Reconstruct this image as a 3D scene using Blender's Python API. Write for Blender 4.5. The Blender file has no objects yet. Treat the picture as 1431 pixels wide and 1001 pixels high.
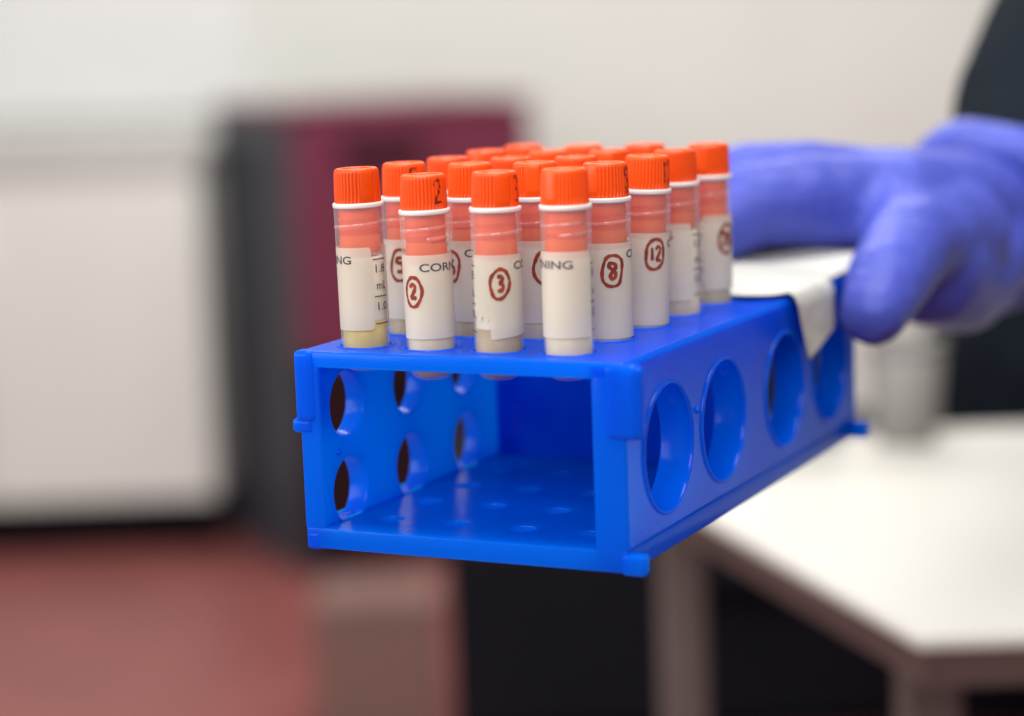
import bpy, bmesh, math, random
from mathutils import Vector, Matrix, Euler
from mathutils.geometry import delaunay_2d_cdt

S = 0.001                     # everything below is written in millimetres
random.seed(7)
sc = bpy.context.scene
COL = sc.collection
PI = math.pi

# ------------------------------------------------------------------ camera, world, lamps, exposure
YAW, PITCH, ROLL = math.radians(-26.129), math.radians(8.659), math.radians(2.036)
CAM = Vector((274.07, -475.41, 78.70))
fwd = Vector((math.sin(YAW) * math.cos(PITCH), math.cos(YAW) * math.cos(PITCH), -math.sin(PITCH)))
rgt0 = Vector((math.cos(YAW), -math.sin(YAW), 0))
dwn0 = fwd.cross(rgt0)
rgt = math.cos(ROLL) * rgt0 + math.sin(ROLL) * dwn0
dwn = -math.sin(ROLL) * rgt0 + math.cos(ROLL) * dwn0
cd = bpy.data.cameras.new('camera')
cam = bpy.data.objects.new('camera', cd)
COL.objects.link(cam)
m3 = Matrix((rgt, -dwn, -fwd)).transposed()
cam.matrix_world = Matrix.Translation(CAM * S) @ m3.to_4x4()
cd.sensor_width = 36
cd.lens = 36 * 3060.6 / 1431
cd.clip_start, cd.clip_end = 0.02, 50
cd.dof.use_dof = True
cd.dof.focus_distance = 0.545
cd.dof.aperture_fstop = cd.lens / 15.0
cd.dof.aperture_blades = 0
sc.camera = cam

# room frame: X to the right, D away from the camera's foot point, h above the floor
FLOOR = CAM.z - 1000
RX, RF = Vector((math.cos(YAW), -math.sin(YAW), 0)), Vector((math.sin(YAW), math.cos(YAW), 0))
ROOMROT = -YAW
def room(X, D, h=0.0):
    return Vector((CAM.x, CAM.y, FLOOR)) + X * RX + D * RF + Vector((0, 0, h))

w = bpy.data.worlds.new('World')
sc.world = w
w.use_nodes = True
w.node_tree.nodes['Background'].inputs[0].default_value = (0.99, 0.99, 1.0, 1)
w.node_tree.nodes['Background'].inputs[1].default_value = 0.27

def area(name, X, D, h, sx, sy, power, col=(1, 0.98, 0.945)):
    l = bpy.data.lights.new(name, 'AREA')
    l.shape = 'RECTANGLE'
    l.size, l.size_y, l.energy, l.color = sx, sy, power, col
    o = bpy.data.objects.new(name, l)
    COL.objects.link(o)
    o.location = room(X, D, h) * S
    o.rotation_euler = (0, 0, ROOMROT)
    if D < 0:   # the fitting behind the camera is tipped towards the bench
        o.rotation_euler = ((room(0, 500, 950) - room(X, D, h)).to_track_quat('-Z', 'Y')).to_euler()
    return o
area('ceiling_lamp', -300, -1300, 2150, 1.6, 0.9, 40)
side = area('added_left_light', -1900, 150, 1500, 1.5, 1.3, 30, (0.97, 0.99, 1.0))  # area light added on the left for pale sleeves and cap glints; source unseen
side.rotation_euler = ((room(0, 550, 950) - room(-1900, 150, 1500)).to_track_quat('-Z', 'Y')).to_euler()
area('ceiling_lamp', 100, 500, 2650, 1.4, 0.8, 46)
area('ceiling_lamp', -500, 2900, 2650, 1.2, 0.6, 33)
area('ceiling_lamp', 500, 3300, 2650, 1.2, 0.6, 33)

sc.view_settings.view_transform = 'Standard'
sc.view_settings.look = 'None'
sc.view_settings.gamma = 1
sc.view_settings.exposure = 0.0
sc.render.engine = 'CYCLES'
sc.cycles.use_denoising = True
sc.cycles.max_bounces = 10
sc.cycles.transparent_max_bounces = 24

# ------------------------------------------------------------------ helpers
def tag(o, label=None, cat=None, group=None, kind=None):
    if label: o['label'] = label
    if cat: o['category'] = cat
    if group: o['group'] = group
    if kind: o['kind'] = kind
    return o

def empty(name, loc, rotz=0.0):
    o = bpy.data.objects.new(name, None)
    o.empty_display_size = 0.01
    COL.objects.link(o)
    o.location = Vector(loc) * S
    o.rotation_euler = (0, 0, rotz)
    return o

def link(name, mesh, mat=None, parent=None, loc=None, rot=None):
    o = bpy.data.objects.new(name, mesh)
    COL.objects.link(o)
    if mat is not None:
        if not mesh.materials:
            mesh.materials.append(mat)
        elif mesh.materials[0] != mat:
            o.material_slots[0].link = 'OBJECT'
            o.material_slots[0].material = mat
    if parent: o.parent = parent
    if loc is not None: o.location = Vector(loc) * S
    if rot is not None: o.rotation_euler = rot
    return o

def mesh_from(name, verts, faces, smooth=None):
    me = bpy.data.meshes.new(name)
    me.from_pydata([tuple(c * S for c in v) for v in verts], [], faces)
    if smooth is True:
        me.polygons.foreach_set('use_smooth', [True] * len(faces))
    elif smooth:
        me.polygons.foreach_set('use_smooth', smooth)
    me.update()
    return me

def bm_mesh(name, bm, smooth=False):
    bmesh.ops.recalc_face_normals(bm, faces=bm.faces)
    me = bpy.data.meshes.new(name)
    bm.to_mesh(me); bm.free()
    if smooth:
        me.polygons.foreach_set('use_smooth', [True] * len(me.polygons))
    return me

def box_mesh(name, x0, x1, y0, y1, z0, z1, bevel=0.0, seg=3):
    bm = bmesh.new()
    r = bmesh.ops.create_cube(bm, size=1.0)
    for v in r['verts']:
        v.co = Vector(((x0 + x1) / 2 + v.co.x * (x1 - x0), (y0 + y1) / 2 + v.co.y * (y1 - y0), (z0 + z1) / 2 + v.co.z * (z1 - z0))) * S
    if bevel:
        bmesh.ops.bevel(bm, geom=list(bm.edges), offset=bevel * S, segments=seg, profile=0.5, affect='EDGES')
    return bm_mesh(name, bm)

def prism_mesh(name, pts, z0, z1, bevel=0.0):
    bm = bmesh.new()
    f = bm.faces.new([bm.verts.new((p[0] * S, p[1] * S, z0 * S)) for p in pts])
    r = bmesh.ops.extrude_face_region(bm, geom=[f])
    for v in r['geom']:
        if isinstance(v, bmesh.types.BMVert): v.co.z = z1 * S
    if bevel:
        bmesh.ops.bevel(bm, geom=list(bm.edges), offset=bevel * S, segments=2, affect='EDGES')
    return bm_mesh(name, bm)

def lathe(name, prof, n=48, close=False, flats=()):
    """prof: list of (r, z) from bottom to top"""
    verts, faces, sm = [], [], []
    for r, z in prof:
        for k in range(n):
            a = 2 * PI * k / n
            verts.append((r * math.cos(a), r * math.sin(a), z))
    m = len(prof)
    for i in range(m - 1):
        for k in range(n):
            k2 = (k + 1) % n
            faces.append((i * n + k, i * n + k2, (i + 1) * n + k2, (i + 1) * n + k)); sm.append(True)
    if prof[0][0] > 0 and close:
        faces.append(tuple(reversed(range(n)))); sm.append(False)
        faces.append(tuple(range((m - 1) * n, m * n))); sm.append(False)
    return mesh_from(name, verts, faces, sm)

def rounded_rect(x0, x1, y0, y1, r, n=5):
    pts = []
    for cx, cy, a0 in ((x1 - r, y1 - r, 0), (x0 + r, y1 - r, 90), (x0 + r, y0 + r, 180), (x1 - r, y0 + r, 270)):
        for k in range(n + 1):
            a = math.radians(a0 + 90 * k / n)
            pts.append((cx + r * math.cos(a), cy + r * math.sin(a)))
    return pts

def plate_mesh(name, rect, corner, holes, t, bev, frame):
    """A slab with round holes; rect in its own (p, q) plane, thickness t below w = 0.  frame(p, q, w) -> xyz."""
    x0, x1, y0, y1 = rect
    verts, faces, sm = [], [], []
    def ringset(outer):
        rs = []
        if outer:
            mk = lambda ins: rounded_rect(x0 + ins, x1 - ins, y0 + ins, y1 - ins, max(corner - ins, 0.15))
        else:
            pass
        return mk
    loops = []
    loops.append(lambda ins: rounded_rect(x0 + ins, x1 - ins, y0 + ins, y1 - ins, max(corner - ins, 0.2)))
    for (hx, hy, hr) in holes:
        n = 56 if hr > 10 else 36
        loops.append(lambda ins, hx=hx, hy=hy, hr=hr, n=n: [(hx + (hr + ins) * math.cos(2 * PI * k / n), hy + (hr + ins) * math.sin(2 * PI * k / n)) for k in range(n)])
    steps = [(bev, 0.0)] + [(bev * (1 - math.sin(a)), -bev * (1 - math.cos(a))) for a in (PI / 6, PI / 3, PI / 2)]
    steps += [(i, -t - wv) for i, wv in reversed(steps)]
    for li, lp in enumerate(loops):
        base = []
        for ins, wv in steps:
            pts = lp(ins)
            base.append(len(verts))
            verts += [frame(p[0], p[1], wv) for p in pts]
        n = len(lp(0))
        for i in range(len(steps) - 1):
            for k in range(n):
                k2 = (k + 1) % n
                q = (base[i] + k, base[i + 1] + k, base[i + 1] + k2, base[i] + k2)
                faces.append(q if li == 0 else tuple(reversed(q))); sm.append(True)
    # caps
    P, E = [], []
    for lp in loops:
        pts = lp(bev); b = len(P)
        P += [Vector(p) for p in pts]
        E += [(b + k, b + (k + 1) % len(pts)) for k in range(len(pts))]
    vc, ec, fc, *_ = delaunay_2d_cdt(P, E, [], 0, 1e-6)
    outer = loops[0](bev)
    def inside(c):
        if not (x0 < c.x < x1 and y0 < c.y < y1): return False
        for (hx, hy, hr) in holes:
            if (c.x - hx) ** 2 + (c.y - hy) ** 2 < (hr + bev * 0.98) ** 2: return False
        return True
    tris = []
    for f in fc:
        c = (vc[f[0]] + vc[f[1]] + vc[f[2]]) / 3
        if inside(c): tris.append(f)
    for top in (True, False):
        b = len(verts)
        verts += [frame(v.x, v.y, 0.0 if top else -t) for v in vc]
        for f in tris:
            g = tuple(b + i for i in f)
            faces.append(g if top else tuple(reversed(g))); sm.append(False)
    bm = bmesh.new()
    bv = [bm.verts.new(Vector(v) * S) for v in verts]
    for f, s_ in zip(faces, sm):
        try:
            bf = bm.faces.new([bv[i] for i in f]); bf.smooth = s_
        except ValueError:
            pass
    bmesh.ops.remove_doubles(bm, verts=bm.verts, dist=1e-6)
    bmesh.ops.recalc_face_normals(bm, faces=bm.faces)
    me = bpy.data.meshes.new(name)
    bm.to_mesh(me); bm.free()
    return me

def blob_mesh(name, chains, voxel, smooth_it, extra=None, us=12, vs=8, gap=0.5):
    """one continuous skin around chains of tapered capsules"""
    bm = bmesh.new()
    for ch in chains:
        for i, (x, y, z, r) in enumerate(ch):
            bmesh.ops.create_uvsphere(bm, u_segments=us, v_segments=vs, radius=r * S, matrix=Matrix.Translation(Vector((x, y, z)) * S))
            if i:
                a, b = Vector(ch[i - 1][:3]), Vector((x, y, z))
                ra, rb = ch[i - 1][3], r
                n = max(2, int((b - a).length / (gap * min(ra, rb))))
                for k in range(1, n):
                    t = k / n
                    bmesh.ops.create_uvsphere(bm, u_segments=us, v_segments=vs, radius=(ra + (rb - ra) * t) * S, matrix=Matrix.Translation(a.lerp(b, t) * S))
    me = bpy.data.meshes.new(name + '_src')
    bm.to_mesh(me); bm.free()
    o = bpy.data.objects.new(name + '_src', me)
    COL.objects.link(o)
    md = o.modifiers.new('r', 'REMESH'); md.mode = 'VOXEL'; md.voxel_size = voxel * S
    ms = o.modifiers.new('s', 'SMOOTH'); ms.factor = 0.5; ms.iterations = smooth_it
    if extra: extra(o)
    dg = bpy.context.evaluated_depsgraph_get()
    out = bpy.data.meshes.new_from_object(o.evaluated_get(dg))
    out.name = name
    bpy.data.objects.remove(o); bpy.data.meshes.remove(me)
    out.polygons.foreach_set('use_smooth', [True] * len(out.polygons))
    return out

# ------------------------------------------------------------------ materials
def mat(name, col, rough=0.5, spec=0.5, noise=0.0, nscale=40.0, bump=0.0, bscale=200.0, transl=0.0, metal=0.0, coat=0.0, tcol=None, bdist=0.001):
    m = bpy.data.materials.new(name); m.use_nodes = True
    nt = m.node_tree; N, L = nt.nodes, nt.links
    p = N['Principled BSDF']
    p.inputs['Base Color'].default_value = (*col, 1)
    p.inputs['Roughness'].default_value = rough
    p.inputs['Specular IOR Level'].default_value = spec
    p.inputs['Metallic'].default_value = metal
    p.inputs['Coat Weight'].default_value = coat
    tc = N.new('ShaderNodeTexCoord')
    if noise:
        n = N.new('ShaderNodeTexNoise'); n.inputs['Scale'].default_value = nscale; n.inputs['Detail'].default_value = 5
        L.new(tc.outputs['Object'], n.inputs['Vector'])
        r = N.new('ShaderNodeValToRGB')
        r.color_ramp.elements[0].position, r.color_ramp.elements[1].position = 0.3, 0.7
        r.color_ramp.elements[0].color = (*[c * (1 - noise) for c in col], 1)
        r.color_ramp.elements[1].color = (*[min(1, c * (1 + noise)) for c in col], 1)
        L.new(n.outputs['Fac'], r.inputs['Fac']); L.new(r.outputs['Color'], p.inputs['Base Color'])
        rr = N.new('ShaderNodeMapRange'); rr.inputs['To Min'].default_value = max(0, rough - 0.08); rr.inputs['To Max'].default_value = min(1, rough + 0.08)
        L.new(n.outputs['Fac'], rr.inputs['Value']); L.new(rr.outputs['Result'], p.inputs['Roughness'])
    if bump:
        n2 = N.new('ShaderNodeTexNoise'); n2.inputs['Scale'].default_value = bscale; n2.inputs['Detail'].default_value = 4
        L.new(tc.outputs['Object'], n2.inputs['Vector'])
        b = N.new('ShaderNodeBump'); b.inputs['Strength'].default_value = bump; b.inputs['Distance'].default_value = bdist
        L.new(n2.outputs['Fac'], b.inputs['Height']); L.new(b.outputs['Normal'], p.inputs['Normal'])
    if transl:
        t = N.new('ShaderNodeBsdfTranslucent'); t.inputs['Color'].default_value = (*(tcol or col), 1)
        mx = N.new('ShaderNodeMixShader'); mx.inputs['Fac'].default_value = transl
        L.new(p.outputs[0], mx.inputs[1]); L.new(t.outputs[0], mx.inputs[2])
        L.new(mx.outputs[0], N['Material Output'].inputs['Surface'])
    return m

def frosted(name, col, fac, rough):
    """thin milky polypropylene: part see-through, part scattering, with a soft gloss"""
    m = bpy.data.materials.new(name); m.use_nodes = True
    nt = m.node_tree; N, L = nt.nodes, nt.links
    N.remove(N['Principled BSDF'])
    tr = N.new('ShaderNodeBsdfTransparent'); tr.inputs['Color'].default_value = (1, 1, 1, 1)
    df = N.new('ShaderNodeBsdfDiffuse'); df.inputs['Color'].default_value = (*col, 1)
    tl = N.new('ShaderNodeBsdfTranslucent'); tl.inputs['Color'].default_value = (*col, 1)
    m1 = N.new('ShaderNodeMixShader'); m1.inputs['Fac'].default_value = 0.5
    m1.inputs['Fac'].default_value = 0.3
    L.new(df.outputs[0], m1.inputs[1]); L.new(tl.outputs[0], m1.inputs[2])
    m2 = N.new('ShaderNodeMixShader')
    tc = N.new('ShaderNodeTexCoord')
    n = N.new('ShaderNodeTexNoise'); n.inputs['Scale'].default_value = 70; n.inputs['Detail'].default_value = 3
    L.new(tc.outputs['Object'], n.inputs['Vector'])
    mr = N.new('ShaderNodeMapRange'); mr.inputs['To Min'].default_value = fac - 0.10; mr.inputs['To Max'].default_value = fac + 0.14
    L.new(n.outputs['Fac'], mr.inputs['Value']); L.new(mr.outputs['Result'], m2.inputs['Fac'])
    L.new(tr.outputs[0], m2.inputs[1]); L.new(m1.outputs[0], m2.inputs[2])
    gl = N.new('ShaderNodeBsdfGlossy'); gl.inputs['Roughness'].default_value = rough; gl.inputs['Color'].default_value = (1, 1, 1, 1)
    fr = N.new('ShaderNodeFresnel'); fr.inputs['IOR'].default_value = 1.45
    m3_ = N.new('ShaderNodeMixShader')
    ge = N.new('ShaderNodeNewGeometry'); mt = N.new('ShaderNodeMath'); mt.operation = 'MULTIPLY'
    iv = N.new('ShaderNodeMath'); iv.operation = 'SUBTRACT'; iv.inputs[0].default_value = 1.0
    L.new(ge.outputs['Backfacing'], iv.inputs[1]); L.new(iv.outputs[0], mt.inputs[0]); L.new(fr.outputs[0], mt.inputs[1])   # thin wall: no total internal reflection
    L.new(mt.outputs[0], m3_.inputs['Fac']); L.new(m2.outputs[0], m3_.inputs[1]); L.new(gl.outputs[0], m3_.inputs[2])
    L.new(m3_.outputs[0], N['Material Output'].inputs['Surface'])
    return m

M_BLUE = mat('blue_plastic', (0.0, 0.135, 0.86), 0.17, 0.34, noise=0.07, nscale=25, bump=0.08, bscale=350, transl=0.62, tcol=(0.01, 0.46, 0.96))
M_ORANGE = mat('orange_cap_plastic', (0.98, 0.092, 0.002), 0.34, 0.4, noise=0.04, nscale=120, transl=0.15)
def vary(m, amount):
    """each copy of a part a little lighter or darker than the next"""
    nt = m.node_tree; p = nt.nodes['Principled BSDF']
    oi = nt.nodes.new('ShaderNodeObjectInfo'); mr = nt.nodes.new('ShaderNodeMapRange')
    mr.inputs['To Min'].default_value, mr.inputs['To Max'].default_value = 1 - amount, 1 + amount * 0.3
    hs = nt.nodes.new('ShaderNodeHueSaturation')
    src = p.inputs['Base Color'].links[0].from_socket
    nt.links.new(oi.outputs['Random'], mr.inputs['Value']); nt.links.new(mr.outputs['Result'], hs.inputs['Value'])
    nt.links.new(src, hs.inputs['Color']); nt.links.new(hs.outputs['Color'], p.inputs['Base Color'])
vary(M_ORANGE, 0.16)
M_PLUG = mat('orange_plug_plastic', (0.88, 0.075, 0.003), 0.5, 0.2, noise=0.03, nscale=90, transl=0.25)
M_SKIRT = mat('orange_skirt_glow_plastic', (0.92, 0.14, 0.022), 0.5, 0.2, noise=0.03, nscale=90, transl=0.35)  # paler than the plug: orange glow fading down the neck, put into the colour
M_COLLAR = mat('white_collar_plastic', (0.86, 0.83, 0.81), 0.35, 0.4, transl=0.2)
M_TUBE = frosted('frosted_tube_plastic', (0.95, 0.91, 0.87), 0.14, 0.13)
M_LABEL = mat('white_write_on_patch', (0.79, 0.715, 0.605), 0.42, 0.35, noise=0.04, nscale=70, transl=0.14)
vary(M_LABEL, 0.10)
M_LABEL.node_tree.nodes['Principled BSDF'].inputs['Alpha'].default_value = 0.72
M_INK = mat('grey_print_ink', (0.09, 0.085, 0.09), 0.6, 0.2, noise=0.3, nscale=900)
M_PEN = mat('brown_red_marker_ink', (0.26, 0.040, 0.022), 0.55, 0.2, noise=0.35, nscale=400)
M_CAPPEN = mat('dark_marker_ink', (0.10, 0.012, 0.012), 0.55, 0.2, noise=0.4, nscale=700)
nt = M_CAPPEN.node_tree
_n = nt.nodes.new('ShaderNodeTexNoise'); _n.inputs['Scale'].default_value = 1500
_c = nt.nodes.new('ShaderNodeTexCoord'); nt.links.new(_c.outputs['Object'], _n.inputs['Vector'])
_r = nt.nodes.new('ShaderNodeMapRange'); _r.inputs['From Min'].default_value = 0.44; _r.inputs['From Max'].default_value = 0.5
nt.links.new(_n.outputs['Fac'], _r.inputs['Value']); nt.links.new(_r.outputs['Result'], nt.nodes['Principled BSDF'].inputs['Alpha'])
M_PAPER = mat('white_paper', (0.60, 0.595, 0.56), 0.7, 0.2, noise=0.04, nscale=60, bump=0.5, bscale=70, bdist=0.003, transl=0.15)
M_GLOVE = mat('blue_nitrile', (0.055, 0.074, 0.41), 0.52, 0.3, noise=0.12, nscale=30, bump=0.7, bscale=55, bdist=0.004)
M_CLOTH = mat('dark_jacket_cloth', (0.007, 0.010, 0.015), 0.95, 0.05, noise=0.3, nscale=30, bump=0.5, bscale=600)
M_WALL = mat('white_wall_paint', (0.775, 0.775, 0.725), 0.8, 0.2, noise=0.03, nscale=3, bump=0.1)
M_FLOOR = mat('red_floor_vinyl', (0.24, 0.07, 0.064), 0.45, 0.4, noise=0.12, nscale=6)
M_WHITE = mat('white_cabinet_laminate', (0.76, 0.755, 0.715), 0.5, 0.4, noise=0.02, nscale=5)
M_GREY = mat('grey_edge_laminate', (0.5, 0.48, 0.46), 0.5, 0.4, noise=0.05, nscale=8)
M_PANEL = mat('glossy_white_panel', (0.80, 0.80, 0.79), 0.3, 0.5, noise=0.05, nscale=4)
M_DGREY = mat('dark_grey_steel', (0.06, 0.066, 0.082), 0.5, 0.4, noise=0.08, nscale=6)
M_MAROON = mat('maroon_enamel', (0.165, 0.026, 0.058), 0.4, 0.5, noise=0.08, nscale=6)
M_DMAROON = mat('dark_maroon_and_recess_shade', (0.022, 0.007, 0.010), 0.8, 0.1, noise=0.08, nscale=6)  # dark drawer colour; on the cabinet door it paints the recess shade
M_BLACK = mat('black_plastic', (0.005, 0.005, 0.008), 0.8, 0.1, noise=0.2, nscale=9)
M_TABLE = mat('cream_table_laminate', (0.64, 0.615, 0.565), 0.4, 0.4, noise=0.02, nscale=8)
M_EDGE = mat('brown_table_edge', (0.085, 0.052, 0.047), 0.5, 0.4, noise=0.1, nscale=20)
M_LEG = mat('grey_brown_painted_metal', (0.12, 0.09, 0.084), 0.45, 0.5, noise=0.05, nscale=10)
M_CUP = mat('grey_cup_plastic', (0.21, 0.195, 0.185), 0.5, 0.4, noise=0.05, nscale=30)
M_BIN = mat('beige_carton_board', (0.20, 0.115, 0.10), 0.5, 0.4, noise=0.05, nscale=8)
SAMPLE = {}
for k, c in dict(yellow=(0.55, 0.40, 0.09), grey=(0.58, 0.48, 0.34), brown=(0.36, 0.255, 0.13), cream=(0.68, 0.57, 0.40), olive=(0.43, 0.34, 0.15)).items():
    SAMPLE[k] = mat('sample_' + k, c, 0.4, 0.3, noise=0.12, nscale=50, transl=0.2)

M_FLUID = mat('pale_fluid', (0.80, 0.72, 0.58), 0.4, 0.3, noise=0.03, nscale=50, transl=0.25)

# ------------------------------------------------------------------ the setting: floor and wall
def sheet(name, m, pts, kind='structure'):
    o = link(name, mesh_from(name, pts, [tuple(range(len(pts)))]), m)
    return tag(o, kind=kind)
fl = sheet('floor', M_FLOOR, [room(-3500, -1500), room(3500, -1500), room(3500, 5000), room(-3500, 5000)])
tag(fl, label='matt red vinyl floor far behind the rack')
wm = box_mesh('wall', -3500, 1500, 0, 120, 0, 2800)
wl = link('wall', wm, M_WALL, loc=room(0, 4800), rot=(0, 0, ROOMROT))
tag(wl, label='plain off-white wall behind everything', kind='structure')

# ------------------------------------------------------------------ blurred furniture
# white base cabinet with grey worktop edge
t = empty('base_cabinet', room(-585, 4200), ROOMROT)
tag(t, 'white base cabinet with grey worktop edge and dark plinth by the wall', 'cabinet')
link('carcass', box_mesh('carcass', -900, 0, 0, 590, 105, 738, 3), M_WHITE, t)
link('plinth', box_mesh('plinth', -900, -4, 40, 580, 0, 105), M_BLACK, t)
link('worktop', box_mesh('worktop', -905, 8, -20, 594, 738, 790, 4), M_GREY, t)
for k in (0, 1):
    d = link('door', box_mesh('door', -447 - 450 * k, -3 - 450 * k, -20, 0, 110, 732, 3), M_WHITE, t)
    link('handle', box_mesh('handle', -70 - 450 * k if k == 1 else -440, -60 - 450 * k if k == 1 else -430, -50, -20, 560, 690, 3), M_WHITE, d)
# glossy board on the wall above it
b = link('wall_board', box_mesh('wall_board', -1000, 0, -22, 0, 0, 620, 5), M_PANEL, loc=room(-535, 4798, 832), rot=(0, 0, ROOMROT))
tag(b, 'pale glossy board on the wall above the white cabinet', 'board')
# dark grey and maroon cabinet
t = empty('steel_cabinet', room(-392, 3960), ROOMROT + math.radians(25))
tag(t, 'low maroon cabinet with dark grey side standing against the wall', 'cabinet')
link('carcass', box_mesh('carcass', 0, 470, 0, 430, 0, 850, 4), M_DGREY, t)
d = link('door', box_mesh('door', 5, 478, -24, 0, 405, 842, 4), M_MAROON, t)
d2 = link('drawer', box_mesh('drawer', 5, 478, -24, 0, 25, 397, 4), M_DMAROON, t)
link('handle', box_mesh('handle', 150, 330, -40, -24, 340, 356, 3), M_BLACK, d2)
link('recess_shade_panel', box_mesh('recess_shade_panel', 95, 260, -30, -20, 752, 802, 3), M_DMAROON, d)  # raised dark panel, stands in for the shadow of a recess
link('top_panel', box_mesh('top_panel', -3, 484, -26, 434, 850, 866, 3), M_MAROON, t)
# beige carton
t = empty('carton', room(-205, 3000), ROOMROT)
tag(t, 'beige carton on the red floor in front of the maroon cabinet', 'carton')
link('body', box_mesh('body', -88, 88, 0, 160, 0, 196, 4), M_BIN, t)
for s_ in (-1, 1):
    link('flap', box_mesh('flap', min(s_ * 2, s_ * 88), max(s_ * 2, s_ * 88), 0, 160, 196, 200, 1), M_BIN, t)
# black drawer trolley under the table
t = empty('drawer_trolley', room(-52, 1560), ROOMROT)
tag(t, 'black drawer trolley in the dark behind the cream table legs', 'trolley')
link('carcass', box_mesh('carcass', 0, 470, 0, 420, 45, 640, 5), M_BLACK, t)
for k in range(4):
    z0 = 55 + k * 145
    d = link('drawer', box_mesh('drawer', 8, 462, -18, -1, z0, z0 + 138, 4), M_DMAROON if k == 2 else M_BLACK, t)
    link('handle', box_mesh('handle', 170, 300, -32, -18, z0 + 105, z0 + 118, 3), M_BLACK, d)
for x, y in ((30, 30), (440, 30), (30, 390), (440, 390)):
    link('wheel', lathe('wheel', [(0.1, 0), (16, 0), (20, 6), (20, 38), (14, 46), (0.1, 46)], 20), M_BLACK, t, (x, y, 0))
# cream table
t = empty('lab_table', room(0, 0))
t.rotation_euler = (0, 0, ROOMROT)
tag(t, 'cream-topped table with brown edge and grey legs under the gloved hand', 'table')
TP = [(160, 853), (900, 853), (900, 1300), (37, 1300)]
TI = [(163, 856), (897, 856), (897, 1297), (41, 1297)]
link('tabletop', prism_mesh('tabletop', TP, 745, 750, 1), M_TABLE, t)
link('edge_band', prism_mesh('edge_band', TI, 728, 745, 1), M_EDGE, t)
for x, y in ((178, 930), (91, 1200), (860, 900), (860, 1250)):
    link('leg', box_mesh('leg', x - 13, x + 13, y - 13, y + 13, 0, 728, 3), M_LEG, t)
# cup on the table
t = empty('cup', room(229, 1262, 750))
tag(t, 'small grey cup standing on the cream table below the glove', 'cup')
link('body', lathe('body', [(0.1, 0), (17, 0), (18, 1.5), (22.5, 56), (21, 56), (17, 3), (0.1, 3)], 36), M_CUP, t)
link('rim', lathe('rim', [(22.5, 56), (23.6, 57), (23.6, 59), (22.3, 60), (21, 58.5), (21, 56)], 36), M_CUP, t)

t = empty('added_dark_case', room(166, 1264, 750), ROOMROT)  # added box, there only to make the rear side holes look dark
tag(t, 'black case added behind the rack to darken its rear side holes', 'case')
link('body', box_mesh('body', -26, 26, 0, 32, 0, 60, 4), M_BLACK, t)
link('lid', box_mesh('lid', -27, 27, -1, 33, 61, 96, 4), M_BLACK, t)
link('latch', box_mesh('latch', -8, 8, -4, 0, 50, 70, 1.5), M_DGREY, t)

# ------------------------------------------------------------------ the rack
XL0, XL1, XR0, XR1 = -12.6, -6.8, 67.3, 76.0
YF, YB = -13.0, 168.0
rack = empty('tube_rack', (32, 77, -50.5))
tag(rack, 'bright blue plastic tube rack with round holes held in a gloved hand', 'rack')
RO = Vector((32, 77, -50.5))
def rk_part(name, me, parent=None, m=M_BLUE):
    o = link(name, me, m, parent or rack)
    if parent is None: o.location = -RO * S
    return o
PX, PY = 18.788, 24.054
top_h = [(i * PX, j * PY, 6.55) for i in range(4) for j in range(7)]
TOP = rk_part('top_plate', plate_mesh('top_plate', (XL0, XR1 - 0.3, YF, YB), 0.8, top_h, 4.1, 0.7, lambda p, q, w_: (p, q, w_)))
ME_RIM = lathe('hole_rim', [(6.5, -0.6), (6.52, 0.05), (6.75, 0.22), (7.1, 0.22), (7.4, 0.1), (7.5, -0.1)], 40)
for (hx, hy, hr) in top_h:
    link('hole_rim', ME_RIM, M_BLUE, TOP, (hx, hy, 0))
base_h = [(4 + i * 18.6, 2 + j * 21, 3.3) for i in range(4) for j in range(8)]
rk_part('base_plate', plate_mesh('base_plate', (XL0 + 0.2, XR1 - 0.2, YF, YB), 0.8, base_h, 5.2, 0.3, lambda p, q, w_: (p, q, -45.1 + w_)))
left_h = [(1.0 + k * 33.2, z, 8.5) for k in range(3) for z in (-15.4, -37.8)]
rk_part('side_panel', plate_mesh('side_panel', (YF + 0.05, YB - 0.05, -45.2, -4.0), 0.4, left_h, XL1 - XL0, 0.7, lambda p, q, w_: (XL1 + w_, p, q)))
right_h = [(13.5, -24.8, 15.6), (52.0, -24.8, 15.6), (101.0, -24.8, 15.6), (141.5, -24.8, 15.6)]
RIGHT = rk_part('side_panel', plate_mesh('side_panel', (YF + 0.05, YB - 0.05, -45.2, -0.9), 0.4, right_h, XR1 - XR0, 0.9, lambda p, q, w_: (XR1 + w_, p, q)))
rk_part('divider', box_mesh('divider', XL1 - 0.2, XR0 + 0.2, 86, 89, -45.3, -4.0))
ME_RIM2 = lathe('hole_rim', [(15.5, -0.8), (15.55, 0.25), (15.8, 0.55), (16.3, 0.55), (16.6, 0.3), (16.7, -0.2)], 64)
for (hy, hz, hr) in right_h:
    link('hole_rim', ME_RIM2, M_BLUE, RIGHT, (XR1, hy, hz), (0, PI / 2, 0))
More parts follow.
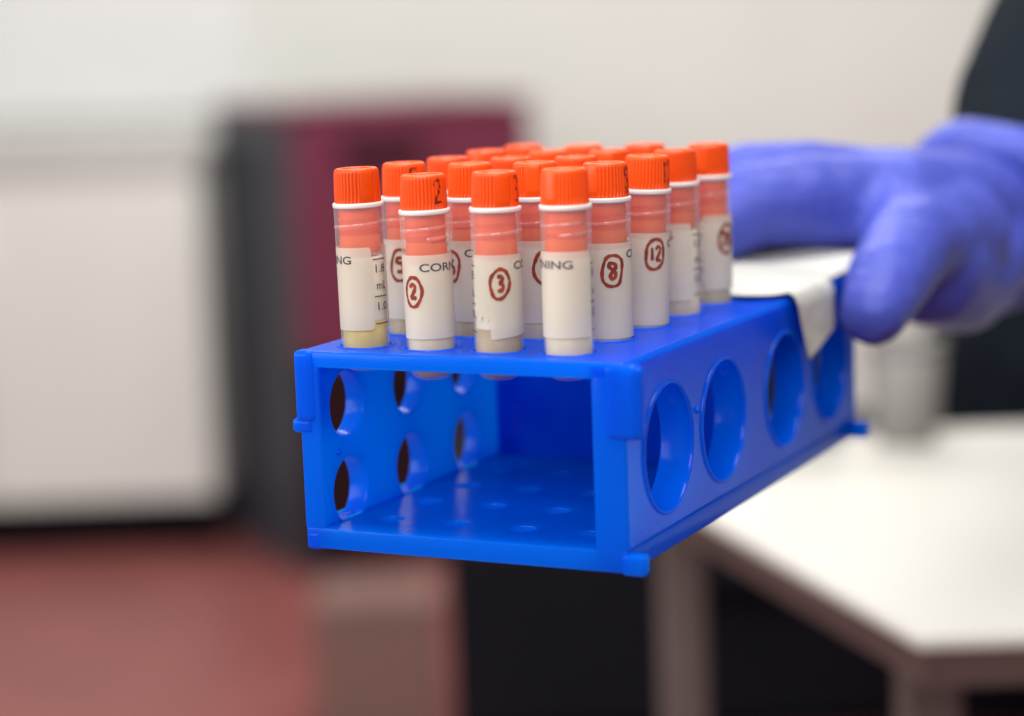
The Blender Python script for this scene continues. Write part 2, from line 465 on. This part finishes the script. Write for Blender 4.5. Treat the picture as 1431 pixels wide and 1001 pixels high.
# connecting tabs, nubs and feet on the ends
def tab_mesh(name, x0, x1, y0, y1, z0, z1, r):
    return box_mesh(name, x0, x1, y0, y1, z0, z1, r, 4)
for (y0, y1) in ((YF - 1.0, YF + 4.0), (YB - 4.0, YB + 1.0)):
    rk_part('corner_tab', tab_mesh('corner_tab', 71.0, 79.6, y0, y1, -18.2, -0.4, 1.5))
    rk_part('corner_tab', tab_mesh('corner_tab', -13.4, -8.2, y0, y1, -17.8, 0.15, 1.3))
    rk_part('locking_nub', tab_mesh('locking_nub', -15.0, -9.0, y0 + 0.6, y1 - 0.6, -20.9, -17.2, 1.2))
    rk_part('foot', tab_mesh('foot', 74.0, 80.2, y0 + 0.7, y1 - 0.5, -50.9, -45.6, 1.1))
    rk_part('foot', tab_mesh('foot', -12.3, -8.0, y0 + 0.9, y1 - 0.5, -50.8, -46.0, 1.1))
# slim bead along the right front tab and little moulding pips
rk_part('bead', box_mesh('bead', 77.8, 80.3, YF - 0.2, YF + 2.6, -18.0, -0.9, 0.9))
for (y, z) in ((33.0, -19.0),):
    bm = bmesh.new(); bmesh.ops.create_uvsphere(bm, u_segments=14, v_segments=8, radius=0.9 * S, matrix=Matrix.Translation(Vector((XR1 + 0.1, y, z)) * S))
    rk_part('moulding_pip', bm_mesh('moulding_pip', bm, True))
bm = bmesh.new(); bmesh.ops.create_uvsphere(bm, u_segments=14, v_segments=8, radius=0.8 * S, matrix=Matrix.Translation(Vector((XL1 + 0.1, -5.0, -27.0)) * S))
rk_part('moulding_pip', bm_mesh('moulding_pip', bm, True))

# ------------------------------------------------------------------ the tubes
RT = 6.1
HF = 34.36
# body: frosted shell
prof = [(0.05, -7.2), (2.2, -7.1), (4.2, -6.5), (5.3, -5.4), (5.85, -3.6), (6.0, -1.5), (RT, 2), (RT, 12), (RT + 0.02, 22), (RT + 0.04, 30), (RT + 0.06, HF)]
ME_BODY = lathe('tube_body', prof, 64)
ME_COLLAR = lathe('collar', [(RT - 0.9, HF - 0.05), (RT + 0.18, HF - 0.02), (RT + 0.28, HF + 0.25), (RT + 0.28, HF + 0.95), (RT + 0.15, HF + 1.2), (RT - 0.9, HF + 1.22), (RT - 0.9, HF - 0.05)], 64)
# plug with thread ridges
pp = [(0.05, 27.4), (4.9, 27.4), (4.95, 27.6)]
for k in range(2):
    z = 28.0 + k * 2.6
    pp += [(4.95, z), (5.2, z + 0.5), (5.2, z + 0.8), (4.95, z + 1.4)]
pp += [(4.95, HF), (4.95, HF + 0.5)]
ME_SKIRT = lathe('plug_skirt', [(4.4, 22.9), (4.8, 23.0), (5.0, 23.6), (5.1, 24.9), (5.15, 26.2), (5.0, 26.8), (4.95, 27.55)], 56)  # runs down behind the patch top so its orange imitates a fading glow
def helix_lathe(name, prof, n, pitch):
    me = lathe(name, prof, n)
    for v in me.vertices:
        a = math.atan2(v.co.y, v.co.x) / (2 * PI)
        z = v.co.z / S
        if 27.9 < z < HF - 0.3:
            v.co.z += a * pitch * 0.55 * S
    return me
ME_PLUG = helix_lathe('plug', pp, 56, 2.6)
# thread ridge moulded in the tube wall
def thread_mesh():
    verts, faces = [], []
    n = 90
    for i in range(n + 1):
        a = i / n * 2 * PI * 1.15
        z = 28.4 + 2.6 * (i / n) * 1.15
        for dr, dz in ((0.0, -0.38), (0.16, -0.1), (0.16, 0.1), (0.0, 0.38)):
            verts.append(((RT + 0.02 + dr) * math.cos(a), (RT + 0.02 + dr) * math.sin(a), z + dz))
    for i in range(n):
        for k in range(3):
            faces.append((i * 4 + k, (i + 1) * 4 + k, (i + 1) * 4 + k + 1, i * 4 + k + 1))
    return mesh_from('thread', verts, faces, True)
ME_THREAD = thread_mesh()
# ribbed cap
def cap_mesh():
    nr, sub = 38, 6
    n = nr * sub
    z0 = HF + 1.22
    H = 8.55
    prof = [(5.75, 0.0, 0), (5.86, 0.15, 1), (5.84, 2.0, 1), (5.76, 5.0, 1), (5.68, 7.0, 1), (5.62, 7.5, 0.6), (5.5, 8.0, 0), (5.22, 8.38, 0), (4.85, H, 0), (4.45, H, 0), (4.2, H - 0.1, 0), (4.1, H - 0.55, 0), (3.9, H - 0.7, 0), (0.05, H - 0.72, 0)]
    verts, faces = [], []
    for r, z, rib in prof:
        for k in range(n):
            a = 2 * PI * k / n
            deg = math.degrees(a) % 180
            on = 0.0 if deg < 32 else 1.0
            ph = (k % sub) / sub
            d = 0.44 * rib * on * (abs(ph - 0.5) * 2) ** 2
            rr = r - d
            verts.append((rr * math.cos(a), rr * math.sin(a), z0 + z))
    for i in range(len(prof) - 1):
        for k in range(n):
            k2 = (k + 1) % n
            faces.append((i * n + k, i * n + k2, (i + 1) * n + k2, (i + 1) * n + k))
    return mesh_from('cap', verts, faces, True)
ME_CAP = cap_mesh()
def arc_patch(name, a0, a1, z0, z1, r0, r1, corner=0.8, ragged=None):
    """curved sticker-like patch, angles in degrees, closed thin shell"""
    n = max(8, int((a1 - a0) / 4))
    verts, faces = [], []
    for r in (r1,):
        for i in range(n + 1):
            a = math.radians(a0 + (a1 - a0) * i / n)
            s0 = min(i, n - i) / n * math.radians(a1 - a0) * r1
            cut = 0.0 if s0 >= corner else corner - math.sqrt(max(0, corner ** 2 - (corner - s0) ** 2))
            zb = z0 + cut + (ragged(a0 + (a1 - a0) * i / n) if ragged else 0)
            zt = z1 - cut
            for k in range(6):
                verts.append((r * math.cos(a), r * math.sin(a), zb + (zt - zb) * k / 5))
    for i in range(n):
        for k in range(5):
            faces.append((i * 6 + k, (i + 1) * 6 + k, (i + 1) * 6 + k + 1, i * 6 + k + 1))
    return mesh_from(name, verts, faces, True)
ME_PATCH = arc_patch('write_on_patch', -106, 213, 3.9, 24.6, RT + 0.03, RT + 0.10)
ME_PATCH_LONG = arc_patch('write_on_patch', -106, 213, 0.6, 24.4, RT + 0.03, RT + 0.10)
ME_PATCH_TORN = arc_patch('write_on_patch', -106, 213, 3.6, 24.2, RT + 0.03, RT + 0.10, ragged=lambda a: 5.0 + 0.8 * math.sin(a * 0.3) if a < -61 else (1.1 * (a + 61) / 100 if a < 60 else 1.3))

# lettering wrapped on the wall of the tube
def text_flat(body, size, xs=1.0, bold=0.0):
    cu = bpy.data.curves.new('t', 'FONT')
    cu.body = body; cu.size = size; cu.align_x = 'LEFT'; cu.offset = bold; cu.resolution_u = 4
    o = bpy.data.objects.new('t', cu); COL.objects.link(o)
    dg = bpy.context.evaluated_depsgraph_get()
    me = bpy.data.meshes.new_from_object(o.evaluated_get(dg))
    bm = bmesh.new(); bm.from_mesh(me)
    bmesh.ops.triangulate(bm, faces=bm.faces)
    for _ in range(3):
        es = [e for e in bm.edges if e.calc_length() > 0.35]
        if not es: break
        bmesh.ops.subdivide_edges(bm, edges=es, cuts=1)
        bmesh.ops.triangulate(bm, faces=bm.faces)
    V = [(v.co.x * xs, v.co.y) for v in bm.verts]
    bm.verts.index_update()
    F = [tuple(v.index for v in f.verts) for f in bm.faces]
    bm.free(); bpy.data.objects.remove(o); bpy.data.curves.remove(cu); bpy.data.meshes.remove(me)
    return V, F
def wrap(name, parts, r):
    """parts: list of (V, F) with x = arc length (mm), y = height (mm)"""
    verts, faces = [], []
    for V, F in parts:
        b = len(verts)
        verts += [(r * math.cos(x / r), r * math.sin(x / r), y) for x, y in V]
        faces += [tuple(b + i for i in f) for f in F]
    return mesh_from(name, verts, faces)
def place(VF, x0, y0, width=None):
    V, F = VF
    xs = [v[0] for v in V]; ys = [v[1] for v in V]
    mn = min(xs); k = (width / (max(xs) - mn)) if width else 1.0
    yb = min(ys)
    return [(x0 + (x - mn) * k, y0 + y - yb) for x, y in V], F
def bar(x0, x1, y0, y1):
    n = 8
    V = [(x0 + (x1 - x0) * i / n, y) for i in range(n + 1) for y in (y0, y1)]
    F = [(2 * i, 2 * i + 2, 2 * i + 3, 2 * i + 1) for i in range(n)]
    return V, F
RI = RT + 0.13
DEG = PI / 180 * RI
ME_LOGO = wrap('printed_lettering', [place(text_flat('CORNING', 2.75, 1.0, 0.06), 0.0, 20.5, 165 * DEG)], RI)
g0 = 216 * DEG
ME_GRAD = wrap('printed_graduations', [
    bar(g0, g0 + 4.6, 21.3, 21.6), place(text_flat('1.8', 2.9, 1, 0.03), g0 + 0.7, 18.1, 3.3),
    place(text_flat('mL', 2.9, 1, 0.03), g0 + 0.8, 13.9, 3.4), bar(g0, g0 + 4.6, 12.0, 12.3),
    place(text_flat('1.0', 2.9, 1, 0.03), g0 + 0.9, 8.6, 3.3), bar(g0, g0 + 4.6, 5.2, 5.5)], RI)

# hand-drawn strokes
def catmull(P, per=7):
    out = []
    n = len(P)
    for i in range(n - 1):
        p0, p1, p2, p3 = P[max(i - 1, 0)], P[i], P[i + 1], P[min(i + 2, n - 1)]
        for k in range(per):
            t = k / per
            out.append(tuple(0.5 * (2 * p1[c] + (p2[c] - p0[c]) * t + (2 * p0[c] - 5 * p1[c] + 4 * p2[c] - p3[c]) * t * t + (3 * p1[c] - p0[c] - 3 * p2[c] + p3[c]) * t ** 3) for c in (0, 1)))
    out.append(P[-1])
    return out
def stroke(P, wd, rnd):
    C = catmull(P)
    V, F = [], []
    n = len(C)
    for i, (x, y) in enumerate(C):
        a, b = C[max(i - 1, 0)], C[min(i + 1, n - 1)]
        dx, dy = b[0] - a[0], b[1] - a[1]
        l = math.hypot(dx, dy) or 1
        ww = wd * (0.5 + 0.07 * math.sin(i * 0.37 + rnd * 9) + 0.04 * math.sin(i * 0.9 + rnd * 31))
        if i == 0 or i == n - 1: ww *= 0.55
        V += [(x - dy / l * ww, y + dx / l * ww), (x, y), (x + dy / l * ww, y - dx / l * ww)]
    for i in range(n - 1):
        for k in (0, 1):
            F.append((3 * i + k, 3 * i + k + 1, 3 * i + k + 4, 3 * i + k + 3))
    return V, F
GLYPH = {
    '2': [[(-1, 1.1), (-0.5, 1.9), (0.45, 1.8), (0.65, 1.0), (0.0, -0.3), (-0.9, -1.6)], [(-1.0, -1.65), (0.1, -1.55), (1.05, -1.7)]],
    '3': [[(-0.7, 1.9), (0.35, 2.0), (0.75, 1.3), (0.2, 0.45), (-0.3, 0.2)], [(-0.3, 0.25), (0.6, 0.0), (0.85, -0.9), (0.2, -1.8), (-0.6, -1.5)]],
    '5': [[(0.9, 1.9), (-0.7, 1.8), (-0.8, 0.4)], [(-0.8, 0.4), (0.4, 0.6), (0.9, -0.4), (0.4, -1.5), (-0.8, -1.7)], [(-0.9, -1.6), (0.2, -1.75), (0.9, -1.6)]],
    '6': [[(0.6, 1.9), (-0.5, 0.9), (-0.8, -0.7), (-0.1, -1.8), (0.8, -1.1), (0.5, -0.1), (-0.6, -0.4)]],
    '7': [[(-0.9, 1.7), (0.0, 1.75), (0.9, 1.6), (0.3, 0.1), (-0.2, -1.8)]],
    '8': [[(0.5, 1.7), (-0.5, 2.0), (-0.9, 1.2), (-0.2, 0.4), (0.6, -0.4), (0.7, -1.4), (0.0, -2.0), (-0.6, -1.3), (-0.1, -0.2), (0.65, 0.6), (0.85, 1.4), (0.4, 1.8)]],
    '1': [[(0.0, 1.8), (0.05, 0.2), (0.1, -1.6)]],
    '0': [[(0.1, 1.8), (-0.6, 0.9), (-0.6, -0.9), (0.1, -1.7), (0.7, -0.7), (0.6, 0.9), (0.05, 1.75)]],
}
def ring(rx_, ry, k, square=0.0):
    P = []
    for i in range(15):
        a = math.radians(75 + 360 * i / 13.6)
        c, s_ = math.cos(a), math.sin(a)
        e = 1 - square * 0.35
        x = math.copysign(abs(c) ** e, c); y = math.copysign(abs(s_) ** e, s_)
        j = 1 + 0.06 * math.sin(i * 1.7 + k * 2.1)
        P.append((rx_ * x * j + 0.25 * y, ry * y * (1 + 0.03 * math.cos(i + k))))
    return P
def number_mesh(num, cx, cz, k, square=0.3, size=1.0, wd=0.98):
    parts = []
    def put(P, w_): 
        V, F = stroke([(cx + x * size, cz + y * size) for x, y in P], w_, k)
        parts.append((V, F))
    put(ring(2.55, 3.95, k, square), wd * 0.9)
    n = len(num)
    for i, ch in enumerate(num):
        for P in GLYPH[ch]:
            sx = 0.72 if n == 2 else 1.0
            put([((x * sx + (i - (n - 1) / 2) * 1.75), y) for x, y in P], wd * (0.8 if n == 2 else 1.0))
    return wrap('handwritten_number', parts, RT + 0.145)
def cap_number_mesh(num, ang, k):
    r = 5.90
    parts = []
    for i, ch in enumerate(num):
        for P in GLYPH[ch]:
            V, F = stroke([(ang * PI / 180 * r + x * 1.1 + (i - (len(num) - 1) / 2) * 2.4, HF + 5.4 + y * 1.55) for x, y in P], 0.62, k)
            parts.append((V, F))
    verts, faces = [], []
    for V, F in parts:
        b = len(verts)
        for x, y in V:
            rr = 5.93 - 0.024 * max(0, y - HF - 1.2)
            verts.append((rr * math.cos(x / r), rr * math.sin(x / r), y))
        faces += [tuple(b + i for i in f) for f in F]
    return mesh_from('handwritten_cap_number', verts, faces)

def fluid_mesh(level):
    return lathe('fluid', [(5.55, 6.0), (5.55, level - 0.3), (5.3, level), (0.05, level)], 40)
LIQ = {lv: fluid_mesh(lv) for lv in (22.0, 22.4, 22.7)}
ME_SED = lathe('sediment', [(0.05, -6.4), (3.6, -6.0), (4.9, -4.6), (5.4, -2.6), (5.55, 0), (5.55, 5.9), (0.05, 6.0)], 40)

# (col, row): rotation of the lettering's first letter seen from the lens (deg), lift, lean (deg), sample, number, number offset, level
SPEC = {
    (0, 0): (-189, 0.6, 0.7, 'yellow', None),
    (1, 0): (-19, -1.0, 0.8, 'grey', ('2', -19, 15.6)),
    (2, 0): (40, -0.35, -0.3, 'brown', ('3', -35, 17.2)),
    (3, 0): (-152, 0.3, -0.2, 'cream', None),
    (0, 1): (18, 0.2, 0.3, 'olive', ('5', -38, 18.0)),
    (1, 1): (-20, 0.0, -0.2, 'olive', ('6', -38, 18.0)),
    (2, 1): (50, 0.2, 0.2, 'grey', ('7', -38, 18.0)),
    (3, 1): (50, 0.0, -0.3, 'cream', ('8', -38, 17.6)),
    (3, 2): (60, 0.1, -2.0, 'cream', ('12', -38, 19.0)),
    (3, 3): (-176, 0.0, 0.3, 'grey', None),
    (3, 4): (86, 0.0, -0.2, 'olive', ('20', -38, 18.0)),
}
CAPNUM = {(1, 0): ('2', 38), (2, 0): ('3', 62), (0, 1): ('5', 25), (2, 1): ('7', 40), (3, 1): ('8', 66), (3, 2): ('12', 62)}
LABELS = {
    (0, 0): 'orange-capped tube of yellow fluid at the front corner, leftmost of the front row',
    (1, 0): 'orange-capped tube with circled number 2 in the front row',
    (2, 0): 'orange-capped tube with circled number 3 and a torn-edged white patch, front row',
    (3, 0): 'orange-capped tube at the near front corner, rightmost of the front row',
    (0, 1): 'orange-capped tube with circled number 5 between the two leftmost front tubes',
    (1, 1): 'orange-capped tube half hidden between the tubes numbered 2 and 3',
    (2, 1): 'orange-capped tube half hidden between tube number 3 and the near corner tube',
    (3, 1): 'orange-capped tube with circled number 8 along the right side of the rack',
    (3, 2): 'leaning orange-capped tube with circled number 12 along the right side',
    (3, 3): 'orange-capped tube without a number, fourth from the front along the right side',
    (3, 4): 'rearmost orange-capped tube of the right side, next to the blue finger',
    (0, 2): 'orange-capped tube third from the front in the leftmost row, mostly hidden',
    (0, 3): 'orange-capped tube fourth from the front in the leftmost row, mostly hidden',
    (0, 4): 'orange-capped tube fifth and last of the leftmost row, mostly hidden',
    (1, 2): 'orange-capped tube third from the front in the second row from the left',
    (1, 3): 'orange-capped tube fourth from the front in the second row from the left',
    (1, 4): 'orange-capped tube last in the second row from the left',
    (2, 2): 'orange-capped tube third from the front, just left of the tube numbered 12',
    (2, 3): 'orange-capped tube fourth from the front in the third row from the left',
    (2, 4): 'orange-capped tube last in the third row from the left, behind the others',
}
for j in range(5):
    for i in range(4):
        x, y = i * PX, j * PY
        acam = math.degrees(math.atan2(CAM.y - y, CAM.x - x))
        rot, lift, lean, smp, num = SPEC.get((i, j), (random.uniform(0, 360), random.uniform(-0.4, 0.5), random.uniform(-0.8, 0.8), random.choice(list(SAMPLE)), None))
        t = empty('sample_tube', (x, y, lift))
        # lean about the axis that points to the lens, then turn about its own axis
        ax = Vector((CAM.x - x, CAM.y - y, 0)).normalized()
        q = Matrix.Rotation(math.radians(-lean), 3, -ax) @ Matrix.Rotation(math.radians(acam + rot), 3, 'Z')
        t.rotation_euler = q.to_euler()
        tag(t, LABELS[(i, j)], 'tube', 'orange-capped sample tubes in the rack')
        link('tube_body', ME_BODY, M_TUBE, t)
        link('thread', ME_THREAD, M_TUBE, t, rot=(0, 0, random.uniform(0, 6.28)))
        link('collar', ME_COLLAR, M_COLLAR, t)
        cp = link('cap', ME_CAP, M_ORANGE, t)
        # the cap is screwed to its own angle
        capdir = {(0, 0): 10, (1, 0): 60, (2, 0): 5, (3, 0): 125, (3, 1): 125, (3, 2): 80}.get((i, j), random.uniform(0, 180))
        cp.rotation_euler = (math.radians(random.uniform(-0.12, 0.12)), math.radians(random.uniform(-0.12, 0.12)), math.radians(capdir - rot))
        pg = link('plug', ME_PLUG, M_PLUG, t, rot=(0, 0, random.uniform(0, 6.28)))
        link('plug_skirt', ME_SKIRT, M_SKIRT, pg)
        link('fluid', LIQ[random.choice(list(LIQ))], M_FLUID, t)
        link('sediment', ME_SED, SAMPLE[smp], t)
        pt = link('write_on_patch', ME_PATCH_TORN if (i, j) == (2, 0) else (ME_PATCH_LONG if (i, j) in ((3, 1), (3, 2), (2, 2)) else ME_PATCH), M_LABEL, t)
        link('printed_lettering', ME_LOGO, M_INK, pt)
        link('printed_graduations', ME_GRAD, M_INK, t)
        if num:
            k = i * 3 + j * 5 + 1
            link('handwritten_number', number_mesh(num[0], num[1] * DEG, num[2], k, 0.55 if num[0] in '58' else 0.1, 0.92 if num[0] in '23' else 1.0), M_PEN, pt)
        if (i, j) in CAPNUM:
            s_, a = CAPNUM[(i, j)]
            link('handwritten_cap_number', cap_number_mesh(s_, a - rot, i + j), M_CAPPEN, t)

# ------------------------------------------------------------------ folded paper on the back of the rack
def paper_mesh():
    # u across (x, then down the right wall), v along the rack
    verts, faces = [], []
    nu, nv = 34, 26
    idx = {}
    y_front = lambda x: 112 - 8 * max(0, (x + 5) / 60) if x < 58 else (104 - 5.5 * math.sin(min(1, (x - 58) / 9) * PI / 2) if x < 67 else 98.5 + 7 * (x - 67) / 10)
    def surf(s, y):
        # s: distance from the left; bend over the right wall edge at 77
        wob = 1.1 + 1.0 * math.sin(s * 0.09 + y * 0.05) * math.sin(y * 0.07) + 0.35 * abs(math.sin(s * 0.13 - y * 0.11)) + 0.3 * abs(math.sin(s * 0.05 + y * 0.21))
        lift_ = max(0.0, (y - 150) / 45) ** 2 * 3
        if s < 75.5:
            return (s, y, 0.35 + wob + lift_)
        a = min(1.0, (s - 75.5) / 4.0) * PI / 2
        if a < PI / 2:
            return (75.5 + 2.3 * math.sin(a), y, 0.35 + wob * (1 - a / PI) - 2.3 * (1 - math.cos(a)))
        return (77.8 + 0.5 + 0.04 * (s - 79.5), y, -1.9 - (s - 79.5))
    for i in range(nu + 1):
        for j in range(nv + 1):
            x = -5 + 80.5 * i / nu
            yf = y_front(x)
            y = yf + (191 - yf) * j / nv
            idx[i, j] = len(verts); verts.append(surf(x, y))
    for i in range(nu):
        for j in range(nv):
            faces.append((idx[i, j], idx[i + 1, j], idx[i + 1, j + 1], idx[i, j + 1]))
    # flap down the wall: pointed
    nf, nw = 14, 10
    jd = {}
    for i in range(nf + 1):
        s = 75.5 + 20.5 * i / nf
        t = i / nf
        ya = 105.8 + 8.2 * t ** 1.2
        yb = 141.0 - 3.5 * t if t < 0.72 else 138.5 - (t - 0.72) / 0.28 * 23.5
        for j in range(nw + 1):
            y = ya + (yb - ya) * j / nw
            jd[i, j] = len(verts); verts.append(surf(s + 0.0005, y))
    for i in range(nf):
        for j in range(nw):
            faces.append((jd[i, j], jd[i + 1, j], jd[i + 1, j + 1], jd[i, j + 1]))
    me = mesh_from('folded_paper', verts, faces, True)
    o = bpy.data.objects.new('p', me); COL.objects.link(o)
    md = o.modifiers.new('s', 'SOLIDIFY'); md.thickness = 0.25 * S; md.offset = 1
    out = bpy.data.meshes.new_from_object(o.evaluated_get(bpy.context.evaluated_depsgraph_get()))
    bpy.data.objects.remove(o); out.name = 'folded_paper'
    return out
tag(link('folded_paper', paper_mesh(), M_PAPER), 'white paper sheet lying under the fingers with a pointed flap over the rack side', 'paper')

# ------------------------------------------------------------------ the person: dark clothes, gloved right hand
HAND = {
    'thumb': [(90, 141, -8, 10.5), (90, 155, -1, 13), (89, 182, 7, 14.5), (90, 233, 5, 19)],
    'index': [(77, 212, 16, 17), (55, 190, 20, 15), (40, 177, 20, 13.5), (29, 166, 11, 11)],
    'middle': [(70, 228, 18, 16), (47, 209, 24, 14.5), (31, 198, 25, 13.5), (19, 183, 16, 11)],
    'ring': [(67, 251, 13, 15), (43, 232, 15, 13), (32, 213, 5, 11)],
    'pinky': [(69, 273, 1, 14), (46, 254, 2, 11.5), (36, 236, -7, 9.5)],
    'palm1': [(76, 215, 17, 17), (90, 289, 7, 20)],
    'palm2': [(71, 228, 18, 17), (88, 295, 9, 20)],
    'palm3': [(68, 252, 12, 16), (89, 300, 3, 19)],
    'palm4': [(70, 273, -1, 15), (89, 299, 1, 19)],
    'thenar': [(89, 208, -3, 19), (92, 237, -12, 16), (92, 287, -1, 19)],
    'web': [(86, 192, 9, 14), (75, 205, 17, 14)],
    'wrist': [(89, 291, 6, 21), (93, 315, 14, 24)],
}
person = empty('person', room(480, 1500))
tag(person, 'person in dark clothes reaching out with a blue glove', 'person')
PO = room(480, 1500)
ME_GLOVE = blob_mesh('glove', list(HAND.values()), 1.8, 16, us=14, vs=9, gap=0.42)
# stretched folds in the thin film round the joints: (centre, direction across the folds, spacing, reach, depth)
FOLDS = [((80, 196, 12), (0.5, 0.3, 0.8), 6.0, 17, 0.75), ((90, 160, 2), (0.05, 0.7, 0.7), 5.5, 13, 0.55), ((53, 186, 22), (0.85, 0.5, 0.1), 6.5, 13, 0.5),
         ((88, 272, 6), (0.1, 0.95, 0.3), 6.0, 22, 0.9), ((90, 208, -4), (0.2, 0.8, -0.5), 6.5, 17, 0.8), ((76, 216, 24), (0.6, 0.7, 0.2), 7.0, 16, 0.5), ((90, 146, -2), (0.4, 0.5, 0.7), 4.5, 9, 0.3)]
_nr = [v.normal.copy() for v in ME_GLOVE.vertices]
for v, nn in zip(ME_GLOVE.vertices, _nr):
    p = v.co / S
    d = 0.0
    for c, dr, sp, reach, amp in FOLDS:
        q = p - Vector(c)
        w_ = math.exp(-(q.length / reach) ** 2)
        if w_ < 0.03: continue
        dv = Vector(dr).normalized()
        ph = q.dot(dv) / sp + 0.35 * math.sin(q.x * 0.21 + q.z * 0.17) + 0.25 * math.sin(q.y * 0.3 - q.x * 0.12)
        d += amp * w_ * (1 - abs(math.sin(PI * ph)) ** 0.6 * 2)
    v.co = v.co + nn * (-d * 0.5 * S)
ME_GLOVE.update()
gl = link('glove', ME_GLOVE, M_GLOVE, person)
gl.location = -PO * S
gl['label'] = 'blue nitrile glove gripping the back of the rack'
# rolled glove cuff: wavy flared ring round the wrist
def cuff_mesh():
    a, b = Vector((85, 284, 3)), Vector((90, 317, 12))
    ax = (b - a).normalized()
    u = ax.cross(Vector((0, 0, 1))).normalized(); v = u.cross(ax)
    prof = [(2, 20), (1.5, 25), (2, 29.5), (4, 32.5), (7.5, 34.5), (12, 35.2), (17, 34.6), (20.5, 33), (21.5, 30.5), (20, 28), (14, 27)]
    n = 60
    verts, faces = [], []
    for s, r in prof:
        for k in range(n):
            t = 2 * PI * k / n
            rr = r * (1 + 0.035 * math.sin(3 * t + s * 0.06) + 0.02 * math.sin(7 * t + 1))
            c = a + ax * (s + 1.6 * math.sin(2 * t + 0.6))
            verts.append(tuple(c + u * rr * math.cos(t) + v * rr * math.sin(t)))
    for i in range(len(prof) - 1):
        for k in range(n):
            k2 = (k + 1) % n
            faces.append((i * n + k, i * n + k2, (i + 1) * n + k2, (i + 1) * n + k))
    return mesh_from('glove_cuff', verts, faces, True)
link('glove_cuff', cuff_mesh(), M_GLOVE, gl)
def R_(X, D, h, r):
    v = room(X, D, h); return (v.x, v.y, v.z, r)
BODY = [
    [(91, 305, 10, 26), (90, 380, 38, 40), (92, 448, 61, 48), (106, 639, 118, 56), R_(480, 1180, 1210, 58), R_(500, 1470, 1330, 66)],
    [R_(580, 1500, 1300, 90), R_(515, 1500, 1000, 150), R_(430, 1500, 760, 150), R_(430, 1500, 700, 145)],
    [R_(650, 1500, 1300, 90), R_(620, 1500, 1000, 150), R_(615, 1500, 760, 150), R_(610, 1500, 700, 145)],
    [R_(560, 1500, 1320, 70), R_(680, 1500, 1320, 70)],
    [R_(540, 1500, 1000, 130), R_(540, 1500, 700, 130)],
    [R_(450, 1500, 680, 95), R_(455, 1490, 450, 72), R_(455, 1510, 60, 52), R_(455, 1420, 40, 42)],
    [R_(610, 1500, 680, 95), R_(615, 1490, 450, 72), R_(620, 1510, 60, 52), R_(620, 1420, 40, 42)],
    [R_(670, 1500, 1310, 66), R_(720, 1510, 1060, 52), R_(720, 1400, 850, 42)],
]
bd = link('body', blob_mesh('body', BODY, 9.0, 6), M_CLOTH, person)
bd.location = -PO * S
